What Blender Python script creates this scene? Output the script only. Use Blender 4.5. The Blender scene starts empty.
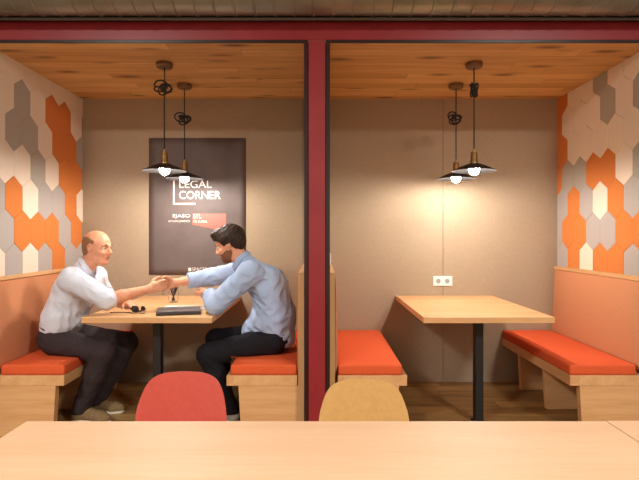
import bpy, bmesh, math, random
import numpy as np
from mathutils import Vector, Matrix
random.seed(7)
S = bpy.context.scene
COL = S.collection
D = 4.597; F = 530.0; EYE = 1.266
PI = math.pi

# ------------------------------------------------------------------ materials
def srgb(r, g, b):
    f = lambda c: (c/12.92 if c <= .04045 else ((c+.055)/1.055)**2.4)
    return (f(r/255.), f(g/255.), f(b/255.), 1)

def new_mat(name, col, rough=.5, metal=0., spec=.5):
    m = bpy.data.materials.new(name); m.use_nodes = True
    b = m.node_tree.nodes['Principled BSDF']
    b.inputs['Base Color'].default_value = col
    b.inputs['Roughness'].default_value = rough
    b.inputs['Metallic'].default_value = metal
    b.inputs['Specular IOR Level'].default_value = spec
    return m

def nodes(m):
    nt = m.node_tree
    return nt, nt.nodes['Principled BSDF']

def speckle(name, c1, c2, rough=.85, scale=120, bump=.15, spec=.2, detail=3, stretch=(1, 1, 1), bdist=.002):
    m = new_mat(name, c1, rough, 0, spec); nt, b = nodes(m)
    tc = nt.nodes.new('ShaderNodeTexCoord'); mp = nt.nodes.new('ShaderNodeMapping')
    mp.inputs['Scale'].default_value = stretch
    nt.links.new(tc.outputs['Object'], mp.inputs['Vector'])
    n = nt.nodes.new('ShaderNodeTexNoise'); n.inputs['Scale'].default_value = scale; n.inputs['Detail'].default_value = detail
    nt.links.new(mp.outputs['Vector'], n.inputs['Vector'])
    cr = nt.nodes.new('ShaderNodeValToRGB')
    cr.color_ramp.elements[0].position = .35; cr.color_ramp.elements[0].color = c1
    cr.color_ramp.elements[1].position = .65; cr.color_ramp.elements[1].color = c2
    nt.links.new(n.outputs['Fac'], cr.inputs['Fac'])
    nt.links.new(cr.outputs['Color'], b.inputs['Base Color'])
    if bump:
        bp = nt.nodes.new('ShaderNodeBump'); bp.inputs['Strength'].default_value = bump; bp.inputs['Distance'].default_value = bdist
        nt.links.new(n.outputs['Fac'], bp.inputs['Height']); nt.links.new(bp.outputs['Normal'], b.inputs['Normal'])
    return m

def wood(name, light, dark, axis='X', rough=.4, scale=9., spec=.4, contrast=(.35, .7)):
    return_m = new_mat(name, light, rough, 0, spec); nt, b = nodes(return_m)
    tc = nt.nodes.new('ShaderNodeTexCoord'); mp = nt.nodes.new('ShaderNodeMapping')
    st = {'X': (.12, 1.6, 1.6), 'Y': (1.6, .12, 1.6), 'Z': (1.6, 1.6, .12)}[axis]
    mp.inputs['Scale'].default_value = st
    nt.links.new(tc.outputs['Object'], mp.inputs['Vector'])
    n1 = nt.nodes.new('ShaderNodeTexNoise'); n1.inputs['Scale'].default_value = scale; n1.inputs['Detail'].default_value = 5; n1.inputs['Distortion'].default_value = .4
    n2 = nt.nodes.new('ShaderNodeTexNoise'); n2.inputs['Scale'].default_value = scale*7; n2.inputs['Detail'].default_value = 3
    for n in (n1, n2): nt.links.new(mp.outputs['Vector'], n.inputs['Vector'])
    mx = nt.nodes.new('ShaderNodeMath'); mx.operation = 'MULTIPLY_ADD'; mx.inputs[1].default_value = .35
    nt.links.new(n2.outputs['Fac'], mx.inputs[0])
    m2 = nt.nodes.new('ShaderNodeMath'); m2.operation = 'MULTIPLY'; m2.inputs[1].default_value = .65
    nt.links.new(n1.outputs['Fac'], m2.inputs[0]); nt.links.new(m2.outputs[0], mx.inputs[2])
    cr = nt.nodes.new('ShaderNodeValToRGB')
    cr.color_ramp.elements[0].position = contrast[0]; cr.color_ramp.elements[0].color = dark
    cr.color_ramp.elements[1].position = contrast[1]; cr.color_ramp.elements[1].color = light
    nt.links.new(mx.outputs[0], cr.inputs['Fac']); nt.links.new(cr.outputs['Color'], b.inputs['Base Color'])
    return return_m

def planks(name, light, dark, knot, width=.12, length=1.9, rough=.45, knots=True, gap=.02):
    """boards running along X, each with its own tone, grain and knots"""
    m = new_mat(name, light, rough, 0, .35); nt, b = nodes(m); N = nt.nodes; L = nt.links
    tc = N.new('ShaderNodeTexCoord'); sp = N.new('ShaderNodeSeparateXYZ'); L.new(tc.outputs['Object'], sp.inputs[0])
    def math_(op, a, c=None):
        n = N.new('ShaderNodeMath'); n.operation = op
        for i, v in enumerate((a, c)):
            if v is None: continue
            if isinstance(v, (int, float)): n.inputs[i].default_value = v
            else: L.new(v, n.inputs[i])
        return n.outputs[0]
    row = math_('DIVIDE', sp.outputs['Y'], width); rf = math_('FLOOR', row); fr = math_('FRACT', row)
    wn = N.new('ShaderNodeTexWhiteNoise'); wn.noise_dimensions = '1D'; L.new(rf, wn.inputs['W'])
    xo = math_('ADD', math_('DIVIDE', sp.outputs['X'], length), math_('MULTIPLY', wn.outputs['Value'], 5.))
    xf = math_('FLOOR', xo); xr = math_('FRACT', xo)
    cb = N.new('ShaderNodeCombineXYZ'); L.new(rf, cb.inputs[0]); L.new(xf, cb.inputs[1])
    w2 = N.new('ShaderNodeTexWhiteNoise'); w2.noise_dimensions = '3D'; L.new(cb.outputs[0], w2.inputs['Vector'])
    off = N.new('ShaderNodeVectorMath'); off.operation = 'MULTIPLY_ADD'
    L.new(w2.outputs['Color'], off.inputs[0]); off.inputs[1].default_value = (9, 9, 9); L.new(tc.outputs['Object'], off.inputs[2])
    mp = N.new('ShaderNodeMapping'); mp.inputs['Scale'].default_value = (.55, 7, 1); L.new(off.outputs[0], mp.inputs['Vector'])
    n1 = N.new('ShaderNodeTexNoise'); n1.inputs['Scale'].default_value = 3.; n1.inputs['Detail'].default_value = 6; n1.inputs['Distortion'].default_value = .7
    L.new(mp.outputs[0], n1.inputs['Vector'])
    t = math_('ADD', math_('MULTIPLY', n1.outputs['Fac'], .75), math_('MULTIPLY', w2.outputs['Value'], .3))
    cr = N.new('ShaderNodeValToRGB'); cr.color_ramp.elements[0].position = .3; cr.color_ramp.elements[0].color = dark
    cr.color_ramp.elements[1].position = .72; cr.color_ramp.elements[1].color = light; L.new(t, cr.inputs['Fac'])
    col = cr.outputs['Color']
    def mix(fac, a, bcol):
        x = N.new('ShaderNodeMix'); x.data_type = 'RGBA'; L.new(fac, x.inputs[0]); L.new(a, x.inputs[6]); x.inputs[7].default_value = bcol
        return x.outputs[2]
    if knots:
        mk = N.new('ShaderNodeMapping'); mk.inputs['Scale'].default_value = (2.2, 6.5, 1); L.new(off.outputs[0], mk.inputs['Vector'])
        vo = N.new('ShaderNodeTexVoronoi'); vo.inputs['Scale'].default_value = 1.; L.new(mk.outputs[0], vo.inputs['Vector'])
        r = N.new('ShaderNodeMapRange'); r.inputs[1].default_value = .08; r.inputs[2].default_value = .27; r.inputs[3].default_value = .85; r.inputs[4].default_value = 0
        L.new(vo.outputs['Distance'], r.inputs[0]); col = mix(r.outputs[0], col, knot)
    g = math_('MAXIMUM', math_('LESS_THAN', fr, gap), math_('LESS_THAN', xr, gap*width/length))
    col = mix(math_('MULTIPLY', g, .7), col, knot)
    L.new(col, b.inputs['Base Color'])
    return m

M = {}
M['oak'] = wood('oak_laminate', srgb(230, 184, 132), srgb(210, 156, 104), 'X', .42)
M['oak_y'] = wood('oak_laminate_lengthways', srgb(230, 184, 132), srgb(210, 156, 104), 'Y', .42)
M['oak_z'] = wood('oak_laminate_upright', srgb(230, 184, 132), srgb(210, 156, 104), 'Z', .45)
M['oak_pale'] = wood('pale_table_oak', srgb(213, 176, 142), srgb(201, 160, 124), 'X', .55, 8, spec=.25, contrast=(.3, .75))
M['ceilwood'] = planks('knotty_ceiling_boards', srgb(226, 184, 122), srgb(192, 142, 84), srgb(96, 60, 32), .125, 2.2)
M['floorwood'] = planks('brown_floor_boards', srgb(178, 138, 84), srgb(122, 90, 50), srgb(50, 30, 16), .14, 1.3, .4, False)
M['fabric_wall'] = speckle('taupe_woven_wall_panel', srgb(170, 151, 128), srgb(161, 142, 119), .9, 140, .08)
M['seam'] = new_mat('dark_seam', srgb(70, 58, 48), .9)
M['felt_o'] = speckle('orange_felt', srgb(218, 134, 72), srgb(205, 118, 58), .95, 160, .3)
M['felt_g'] = speckle('grey_felt', srgb(186, 176, 170), srgb(168, 158, 152), .95, 160, .3)
M['felt_d'] = speckle('mid_grey_felt', srgb(182, 173, 160), srgb(164, 155, 142), .95, 160, .3)
M['felt_w'] = speckle('cream_felt', srgb(238, 222, 204), srgb(226, 208, 188), .95, 160, .3)
M['cush'] = speckle('orange_red_seat_fabric', srgb(226, 100, 58), srgb(214, 88, 46), .85, 220, .2)
M['salmon'] = speckle('salmon_back_fabric', srgb(212, 146, 106), srgb(200, 132, 92), .88, 220, .2)
M['redmetal'] = speckle('oxblood_painted_steel', srgb(150, 42, 48), srgb(142, 38, 44), .36, 6, 0, .5)
M['black'] = new_mat('black_powder_coat', srgb(26, 22, 22), .45)
M['darkframe'] = new_mat('dark_bronze_frame', srgb(46, 24, 22), .3)
M['bulkhead'] = speckle('dark_grey_bulkhead', srgb(50, 44, 42), srgb(44, 38, 36), .8, 20, .1)
M['plaster'] = speckle('warm_white_plaster', srgb(150, 144, 136), srgb(144, 138, 130), .85, 30, .1)
M['steel'] = speckle('galvanised_duct', srgb(150, 153, 146), srgb(138, 141, 133), .36, 5, .05, .5, 4)
M['steel'].node_tree.nodes['Principled BSDF'].inputs['Metallic'].default_value = .8
M['pipe'] = new_mat('dull_grey_pipe', srgb(96, 92, 90), .4, .6)
M['redchair'] = speckle('coral_red_shell', srgb(182, 72, 58), srgb(177, 67, 53), .5, 60, .05, .4)
M['mustchair'] = speckle('mustard_shell', srgb(190, 148, 88), srgb(184, 141, 81), .5, 60, .05, .4)
M['brass'] = new_mat('aged_brass', srgb(168, 132, 84), .35, .9)
M['bronze'] = new_mat('dark_bronze', srgb(134, 108, 84), .35, .8)
M['cable'] = new_mat('black_textile_cable', srgb(24, 20, 18), .8)
M['shade'] = new_mat('black_enamel_shade', srgb(20, 17, 16), .6)
M['white'] = new_mat('white_plastic', srgb(238, 236, 230), .4)
M['socketdark'] = new_mat('socket_recess', srgb(150, 148, 144), .6)
M['poster'] = speckle('charcoal_poster_paper', srgb(102, 88, 85), srgb(92, 79, 76), .6, 5, .08, .4, 3, (1, 1, 1), .006)
M['ink_w'] = new_mat('white_print', srgb(236, 228, 220), .5)
M['ink_r'] = new_mat('coral_print', srgb(226, 96, 84), .5)
M['skin'] = speckle('warm_skin', srgb(224, 160, 126), srgb(212, 146, 112), .5, 30, 0, .4)
M['lips'] = new_mat('lips', srgb(188, 108, 92), .5)
M['hair_short'] = speckle('cropped_brown_hair', srgb(158, 112, 82), srgb(134, 92, 66), .8, 180, .3)
M['hair_dark'] = speckle('dark_brown_hair', srgb(58, 38, 26), srgb(36, 23, 16), .6, 60, .5, .3, 4, (1, 1, .3), .006)
M['beard'] = speckle('brown_beard', srgb(140, 92, 66), srgb(110, 70, 48), .8, 200, .3)
M['shirt_l'] = speckle('pale_blue_white_cotton', srgb(216, 220, 232), srgb(206, 210, 224), .85, 160, .1)
M['shirt_r'] = speckle('light_blue_cotton', srgb(172, 190, 220), srgb(160, 178, 210), .85, 160, .1)
M['trouser'] = speckle('black_brown_trouser_cloth', srgb(60, 50, 52), srgb(50, 41, 43), .85, 120, .15)
M['trouser_b'] = speckle('near_black_trouser_cloth', srgb(30, 28, 34), srgb(24, 22, 27), .85, 120, .15)
M['shoe'] = speckle('olive_suede', srgb(140, 116, 82), srgb(124, 100, 68), .85, 90, .2)
M['shoe_g'] = speckle('grey_canvas', srgb(176, 168, 156), srgb(160, 150, 138), .85, 90, .2)
M['sole'] = new_mat('off_white_sole', srgb(214, 204, 186), .6)
M['eye'] = new_mat('eye_white', srgb(235, 230, 224), .25)
M['iris'] = new_mat('iris', srgb(52, 34, 24), .2)
M['laptop'] = new_mat('dark_graphite_laptop', srgb(62, 58, 60), .35, .3)
M['laptop_lid'] = new_mat('satin_grey_laptop_lid', srgb(104, 98, 100), .3, .2)
M['paper'] = speckle('white_paper', srgb(240, 236, 228), srgb(234, 229, 220), .7, 40, .05)
M['pen_b'] = new_mat('blue_black_pen', srgb(38, 42, 60), .4)
M['pen_r'] = new_mat('brown_pencil', srgb(140, 76, 44), .5)
M['pen_w'] = new_mat('grey_pen', srgb(150, 148, 146), .4)
g = new_mat('clear_glass', (1, 1, 1, 1), .03); nt, b = nodes(g); b.inputs['Transmission Weight'].default_value = 1.; b.inputs['IOR'].default_value = 1.1; M['glass'] = g
e = bpy.data.materials.new('glowing_bulb'); e.use_nodes = True; nt = e.node_tree
for n in list(nt.nodes):
    if n.type == 'BSDF_PRINCIPLED': nt.nodes.remove(n)
em = nt.nodes.new('ShaderNodeEmission'); em.inputs['Color'].default_value = (1., .93, .84, 1); em.inputs['Strength'].default_value = 400.
nt.links.new(em.outputs[0], nt.nodes['Material Output'].inputs['Surface']); M['bulb'] = e

# ------------------------------------------------------------------ mesh helpers
class MB:
    """collects shapes (world coordinates) for one mesh object"""
    def __init__(s): s.v = []; s.f = []; s.m = []
    def add(s, vs, fs, mi=0):
        o = len(s.v); s.v += [tuple(p) for p in vs]; s.f += [tuple(i+o for i in f) for f in fs]; s.m += [mi]*len(fs); return s
    def addbm(s, bm, mi=0):
        bm.verts.index_update(); s.add([v.co[:] for v in bm.verts], [[v.index for v in f.verts] for f in bm.faces], mi); bm.free(); return s
    def box(s, x0, x1, y0, y1, z0, z1, bev=0., seg=2, mi=0, xf=None):
        bm = bmesh.new(); bmesh.ops.create_cube(bm, size=1)
        for v in bm.verts: v.co = Vector(((x0+x1)/2+v.co.x*(x1-x0), (y0+y1)/2+v.co.y*(y1-y0), (z0+z1)/2+v.co.z*(z1-z0)))
        if bev: bmesh.ops.bevel(bm, geom=list(bm.edges), offset=bev, segments=seg, profile=.5, affect='EDGES')
        if xf is not None: bmesh.ops.transform(bm, matrix=xf, verts=bm.verts)
        return s.addbm(bm, mi)
    def prism(s, poly, y0, y1, bev=0., seg=2, mi=0):
        """poly: list of (x, z); extruded along Y"""
        bm = bmesh.new(); a = [bm.verts.new((x, y0, z)) for x, z in poly]; c = [bm.verts.new((x, y1, z)) for x, z in poly]
        n = len(poly); bm.faces.new(a); bm.faces.new(c[::-1])
        for i in range(n): bm.faces.new((a[(i+1) % n], a[i], c[i], c[(i+1) % n]))
        bmesh.ops.recalc_face_normals(bm, faces=bm.faces)
        if bev: bmesh.ops.bevel(bm, geom=list(bm.edges), offset=bev, segments=seg, profile=.5, affect='EDGES')
        return s.addbm(bm, mi)
    def lathe(s, prof, c, seg=32, mi=0, axis='Z'):
        """prof: list of (r, h)"""
        vs = []; fs = []; n = len(prof)
        for i in range(seg):
            a = 2*PI*i/seg
            for r, h in prof:
                p = (r*math.cos(a), r*math.sin(a), h)
                if axis == 'X': p = (h, r*math.cos(a), r*math.sin(a))
                vs.append((c[0]+p[0], c[1]+p[1], c[2]+p[2]))
        for i in range(seg):
            j = (i+1) % seg
            for k in range(n-1): fs.append((i*n+k, j*n+k, j*n+k+1, i*n+k+1))
        return s.add(vs, fs, mi)
    def tube(s, pts, r, seg=10, mi=0, cap=True):
        pts = [Vector(p) for p in pts]; n = len(pts); rs = r if isinstance(r, (list, tuple)) else [r]*n
        vs = []; fs = []; up = None
        for i, p in enumerate(pts):
            t = (pts[min(i+1, n-1)]-pts[max(i-1, 0)]).normalized()
            if up is None: up = Vector((0, 0, 1)) if abs(t.z) < .9 else Vector((1, 0, 0))
            u = (up - t*up.dot(t)).normalized(); w = t.cross(u); up = u
            for k in range(seg):
                a = 2*PI*k/seg; vs.append(p+(u*math.cos(a)+w*math.sin(a))*rs[i])
        for i in range(n-1):
            for k in range(seg):
                k2 = (k+1) % seg; fs.append((i*seg+k, i*seg+k2, (i+1)*seg+k2, (i+1)*seg+k))
        if cap: fs.append(tuple(range(seg))[::-1]); fs.append(tuple((n-1)*seg+k for k in range(seg)))
        return s.add(vs, fs, mi)
    def sphere(s, c, r, mi=0, u=20, v=12, sc=(1, 1, 1)):
        bm = bmesh.new(); bmesh.ops.create_uvsphere(bm, u_segments=u, v_segments=v, radius=r)
        for q in bm.verts: q.co = Vector((c[0]+q.co.x*sc[0], c[1]+q.co.y*sc[1], c[2]+q.co.z*sc[2]))
        return s.addbm(bm, mi)

WL = {}
def obj(name, mb, mat, parent=None, smooth=False, kind=None, origin=None):
    me = bpy.data.meshes.new(name)
    o = bpy.data.objects.new(name, me); COL.objects.link(o)
    org = WL[parent.name] if parent else Vector(origin or (0, 0, 0))
    vs = [(v[0]-org.x, v[1]-org.y, v[2]-org.z) for v in mb.v]
    me.from_pydata(vs, [], mb.f)
    for m in (mat if isinstance(mat, (list, tuple)) else [mat]): me.materials.append(m)
    for p, i in zip(me.polygons, mb.m): p.material_index = i
    me.validate(); 
    bm = bmesh.new(); bm.from_mesh(me); bmesh.ops.recalc_face_normals(bm, faces=bm.faces); bm.to_mesh(me); bm.free()
    if smooth == 'all':
        for p in me.polygons: p.use_smooth = True
    elif smooth:
        for p in me.polygons: p.use_smooth = True
        me.set_sharp_from_angle(angle=math.radians(38))
    if parent: o.parent = parent
    else: o.location = org
    WL[o.name] = org.copy() if not parent else org.copy()
    if kind: o['kind'] = kind
    return o
def tag(o, label, cat, group=None):
    o['label'] = label; o['category'] = cat
    if group: o['group'] = group
    return o
def thing(name, loc, label, cat, group=None):
    o = bpy.data.objects.new(name, None); COL.objects.link(o); o.location = loc; o.empty_display_size = .1
    WL[o.name] = Vector(loc); return tag(o, label, cat, group)
def struct(name, mb, mat, smooth=False): return obj(name, mb, mat, None, smooth, 'structure')
def copy_thing(o, delta, label):
    c = o.copy(); COL.objects.link(c); c.location = o.location+Vector(delta); c['label'] = label
    for ch in list(o.children):
        d = ch.copy(); COL.objects.link(d); d.parent = c
        for gc in list(ch.children):
            e2 = gc.copy(); COL.objects.link(e2); e2.parent = d
    return c

# ------------------------------------------------------------------ the setting
W = 2.057; ZC = 2.454; YF = 3.263
struct('floor', MB().box(-3.4, 3.4, -2.6, D+.1, -.1, 0), M['floorwood'])
mb = MB()
seams = [-W-.1, -1.362, -.147, 1.067, W+.1]
for a, c in zip(seams[:-1], seams[1:]): mb.box(a+.0016, c-.0016, D, D+.04, 0, ZC+.1, .0012, 1)
mb.box(-W-.1, W+.1, D+.012, D+.1, 0, ZC+.1, mi=1)
struct('wall_back', mb, [M['fabric_wall'], M['seam']])

def hexwall(name, xs, sgn, e0, rows):
    """wall with elongated felt hexagons; sgn: side of the room; e0: Y of the first vertical joint of the even rows"""
    w = .2035; pit = .2265; hs = .082; hp = .1445
    mb = MB(); mats = {'o': 0, 'g': 1, 'w': 2, 'd': 3}
    mb.box(min(xs, xs+sgn*.12), max(xs, xs+sgn*.12), YF+.09, D, 0, ZC+.05, mi=4)
    for j, (c0, line) in enumerate(rows):
        zc = 1.074+pit*j
        for i, ch in enumerate(line):
            y1 = e0-(c0+i)*w - (0 if j % 2 == 0 else w/2); yc = y1-w/2
            g_ = .0008
            poly = [(yc-w/2+g_, zc-hs+g_*.4), (yc, zc-hp+g_), (yc+w/2-g_, zc-hs+g_*.4), (yc+w/2-g_, zc+hs-g_*.4), (yc, zc+hp-g_), (yc-w/2+g_, zc+hs-g_*.4)]
            # clip to the wall
            def clip(pl, ax, lim, keep_less):
                out = []
                for q in range(len(pl)):
                    a, c = pl[q], pl[(q+1) % len(pl)]
                    ia = (a[ax] <= lim) if keep_less else (a[ax] >= lim); ic = (c[ax] <= lim) if keep_less else (c[ax] >= lim)
                    if ia: out.append(a)
                    if ia != ic:
                        t = (lim-a[ax])/(c[ax]-a[ax]); out.append(tuple(a[k]+t*(c[k]-a[k]) for k in (0, 1)))
                return out
            for ax, lim, kl in ((0, D-.001, True), (0, YF+.09, False), (1, ZC-.001, True), (1, .90, False)):
                if poly: poly = clip(poly, ax, lim, kl)
            if len(poly) < 3: continue
            n = len(poly); cy = sum(p[0] for p in poly)/n; cz = sum(p[1] for p in poly)/n
            th = .012+random.uniform(0, .0015); bv = .0022
            def shr(p):
                d = math.hypot(p[0]-cy, p[1]-cz) or 1; return (p[0]-(p[0]-cy)/d*bv, p[1]-(p[1]-cz)/d*bv)
            vs = [(xs, p[0], p[1]) for p in poly]+[(xs-sgn*(th-bv), p[0], p[1]) for p in poly]+[(xs-sgn*th,)+shr(p) for p in poly]
            fs = [tuple(range(2*n, 3*n))]
            for q in range(n):
                r = (q+1) % n; fs += [(q, r, n+r, n+q), (n+q, n+r, 2*n+r, 2*n+q)]
            mb.add(vs, fs, mats[ch])
    struct(name, mb, [M['felt_o'], M['felt_g'], M['felt_w'], M['felt_d'], M['felt_w']])
XT = W+.012
hexwall('wall_right', XT, 1, 4.607, [(0, 'gowoogg'), (-1, 'googgoogw'), (0, 'gogwogww'), (-1, 'oddoowdwg'), (0, 'owwwwwww'), (-1, 'owwwdwdww'), (0, 'owwdwwww')])
hexwall('wall_left', -XT, -1, 4.479, [(-1, 'ggogwgwgw'), (-1, 'ogooogwww'), (-1, 'wogg woggw'.replace(' ', '')), (-1, 'oowdwwwww'), (-1, 'goowddwwww'), (-1, 'woowdwwww'), (-1, 'wwwwwwwwww')])
struct('wall_middle', MB().box(-.098, .06, YF+.09, D, 0, ZC), M['fabric_wall'])
struct('ceiling', MB().box(-W-.1, W+.1, YF+.0035, D+.05, ZC, ZC+.0165), M['ceilwood'])
# red steel frame across the front of the booths
ZT = 2.587
mb = MB()
mb.box(-3.4, 3.4, YF, YF+.1, ZC+.018, ZT, .003, 1)
struct('trim_1', mb, M['redmetal'])
for i, (xa, xb) in enumerate(((-.073, .035), (-2.3, -2.09), (2.09, 2.3))):
    struct('trim_%d' % (2+i), MB().box(xa, xb, YF+.002, YF+.1, 0, ZC+.017, .003, 1), M['redmetal'])
mb = MB()                          # dark slim profiles round both openings
for xa, xb in ((-2.09, -.0735), (.0355, 2.09)):
    mb.box(xa, xb, YF-.006, YF+.003, ZC-.001, ZC+.018, .0015, 1)
for xa, xb in ((-2.09, -2.064), (-.098, -.0735), (.0355, .061), (2.064, 2.09)):
    mb.box(xa, xb, YF-.006, YF+.088, 0, ZC-.0012, .0015, 1)
struct('trim_5', mb, M['darkframe'])
# the hall in front of the booths
struct('wall_above', MB().box(-3.4, 3.4, YF+.012, YF+.1, ZT, 3.3), M['bulkhead'])
for i, (xa, xb) in enumerate(((-3.4, -2.3), (2.3, 3.4))):
    struct('wall_%s' % ('front_left', 'front_right')[i], MB().box(xa, xb, YF+.01, YF+.1, 0, ZC+.018), M['plaster'])
struct('wall_hall_left', MB().box(-3.5, -3.4, -2.6, YF+.1, 0, 3.3), M['plaster'])
struct('wall_hall_right', MB().box(3.4, 3.5, -2.6, YF+.1, 0, 3.3), M['plaster'])
struct('wall_hall_rear', MB().box(-3.5, 3.5, -2.7, -2.6, 0, 3.3), M['plaster'])
struct('ceiling_hall', MB().box(-3.5, 3.5, -2.7, YF+.1, 3.3, 3.4), M['plaster'])

# ------------------------------------------------------------------ duct and pipe
ang = math.atan((236-16.5)/F); yd = 3.1; rd = .15
dd = yd/math.cos(ang); zd = None
for it in range(20):
    a2 = ang+math.asin(rd/dd); dd = yd/math.cos(a2)
zd = EYE+yd*math.tan(a2)
prof = []; x = -3.38
while x < 3.38:
    for dx, dr in ((0, 0), (.004, .005), (.012, .005), (.016, 0)): prof.append((rd-.005+dr, x+dx))
    x += .115
tag(obj('ventilation_duct', MB().lathe(prof, (0, yd, zd), 48, axis='X'), M['steel'], smooth=True), 'round ribbed galvanised steel air duct running above the red beam', 'duct')
yp = 3.2
zp = EYE+yp*(236-18.6)/F
tag(obj('conduit_pipe', MB().tube([(-3.38, yp, zp), (0, yp, zp), (3.38, yp, zp)], .013, 12), M['pipe'], smooth=True), 'thin grey pipe between the silver duct and the red beam', 'pipe')

# ------------------------------------------------------------------ benches
Y0 = 3.343; Y1 = D-.004
def base_panel(mb_x_top, mb_x_bot, xw, y, dirn, top=.32, th=.05):
    return MB().prism([(mb_x_top, top), (xw, top), (xw, .0), (mb_x_bot, .0)], y, y+th, .0015, 1)
def bench(label, d, xin, xw, xcu, xbk, xbase, panel):
    """d: +1 the back stands at larger X. xin: inner edge of the board, xw: wall side, xcu/xbk: cushion extents"""
    t = thing('booth_bench', ((xin+xw)/2, (Y0+Y1)/2, 0), label, 'bench', 'booth benches')
    lo, hi = min(xin, xw), max(xin, xw)
    obj('seat_board', MB().box(lo, hi, Y0, Y1, .32, .386, .002, 1), M['oak_y'], t)
    # cushion, softly crowned
    bm = bmesh.new(); bmesh.ops.create_cube(bm, size=1)
    a, c = min(xcu, xbk), max(xcu, xbk)
    for v in bm.verts: v.co = Vector(((a+c)/2+v.co.x*(c-a), (Y0+Y1)/2+.002+v.co.y*(Y1-Y0-.004), .4215+v.co.z*.071))
    bmesh.ops.bevel(bm, geom=list(bm.edges), offset=.014, segments=4, profile=.5, affect='EDGES')
    bmesh.ops.subdivide_edges(bm, edges=[e_ for e_ in bm.edges if e_.calc_length() > .2], cuts=7, use_grid_fill=True)
    for v in bm.verts:
        if v.co.z > .44:
            u = (v.co.x-a)/(c-a); w_ = (v.co.y-Y0)/(Y1-Y0)
            v.co.z += .010*max(0, (4*u*(1-u)))**.5*max(0, (4*w_*(1-w_)))**.4-.006
    obj('seat_cushion', MB().addbm(bm), M['cush'], t, True)
    if panel is None:
        bk = obj('backrest', MB().prism([(xbk, .45), (xbk+d*.033, .978), (xw-d*.001, .978), (xw-d*.001, .39)], Y0, Y1, .008, 3), M['salmon'], t, True)
        obj('top_rail', MB().prism([(xbk+d*.028, .979), (xw-d*.001, .979), (xw-d*.001, 1.007), (xbk+d*.028, 1.007)], Y0, Y1, .002, 1), M['oak_y'], bk)
    else:
        pa, pb = panel
        obj('back_panel', MB().box(min(pa, pb), max(pa, pb), Y0, Y1, 0, 1.035, .002, 1), M['oak_z'], t)
        obj('backrest', MB().prism([(xbk, .45), (xbk-d*-.001, .6), (xbk+d*.012, .985), (pb-d*.001, 1.028), (pb-d*.001, .39)], Y0+.003, Y1, .004, 2), M['salmon'], t, True)
    bw = xw if panel is None else panel[0]
    inner = bw if panel is None else panel[1]
    for y in (Y0+.004, 3.87, 4.36):
        obj('base_panel', base_panel(xbase-d*.0, xbase+d*.018, inner, y, d), M['oak'], t)
    return t
bench('long booth bench against the right tiled wall, empty, seen from its open end', 1, 1.578, W-.002, 1.578, 2.0, 1.64, None)
bench('booth bench against the left tiled wall, under the bald man in pale shirt', -1, -1.615, -W+.002, -1.615, -2.02, -1.67, None)
bench('booth bench right of the dark red post, empty, behind the mustard chair', 1, .55, .094, .52, .113, .50, None) if False else None
bench('empty booth bench just right of the dark red post, behind the mustard chair', -1, .55, .112, .52, .113, .50, (.0605, .094))
bench('booth bench left of the dark red post, under the bearded man in blue shirt', 1, -.59, -.143, -.566, -.145, -.516, (-.0985, -.138))

# ------------------------------------------------------------------ booth tables
def booth_table(x0, x1, xp, label):
    t = thing('booth_table', ((x0+x1)/2, 3.98, 0), label, 'table', 'booth tables')
    obj('tabletop', MB().box(x0, x1, 3.365, D-.003, .712, .75, .0025, 2), M['oak'], t)
    obj('post', MB().box(xp-.027, xp+.027, 3.57, 3.638, .014, .704, .004, 2), M['black'], t)
    obj('mounting_plate', MB().box(xp-.12, xp+.12, 3.48, 3.73, .7035, .7118, .001, 1), M['black'], t)
    obj('foot_plate', MB().box(xp-.04, xp+.04, 3.56, 3.648, 0, .0138, .003, 2), M['black'], t)
    obj('wall_bracket', MB().box(x0+.06, x1-.06, D-.045, D-.004, .672, .7118, .002, 1), M['black'], t)
    return t
booth_table(.657, 1.493, 1.075, 'empty oak booth table in the right booth on a single black post')
booth_table(-1.517, -.686, -1.10, 'oak booth table between the two men shaking hands')

# ------------------------------------------------------------------ foreground tables
def dining_table(x0, x1, y1, label):
    t = thing('dining_table', ((x0+x1)/2, 1.08, 0), label, 'table')
    obj('tabletop', MB().box(x0, x1, .68, y1, .722, .75, .002, 2), M['oak_pale'], t)
    obj('apron', MB().box(x0+.07, x1-.07, .76, y1-.10, .665, .7215, .002, 1), M['black'], t)
    for lx in (x0+.06, x1-.06):
        for ly in (.74, y1-.08):
            obj('leg', MB().tube([(lx, ly, .7215), (lx, ly, .0)], [.022, .018], 12), M['black'], t, True)
dining_table(-.818, .797, 1.478, 'long pale oak table across the foreground, in front of both shell chairs')
dining_table(.801, 2.5, 1.482, 'pale oak table at the lower right corner, butted to the long one')

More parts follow.
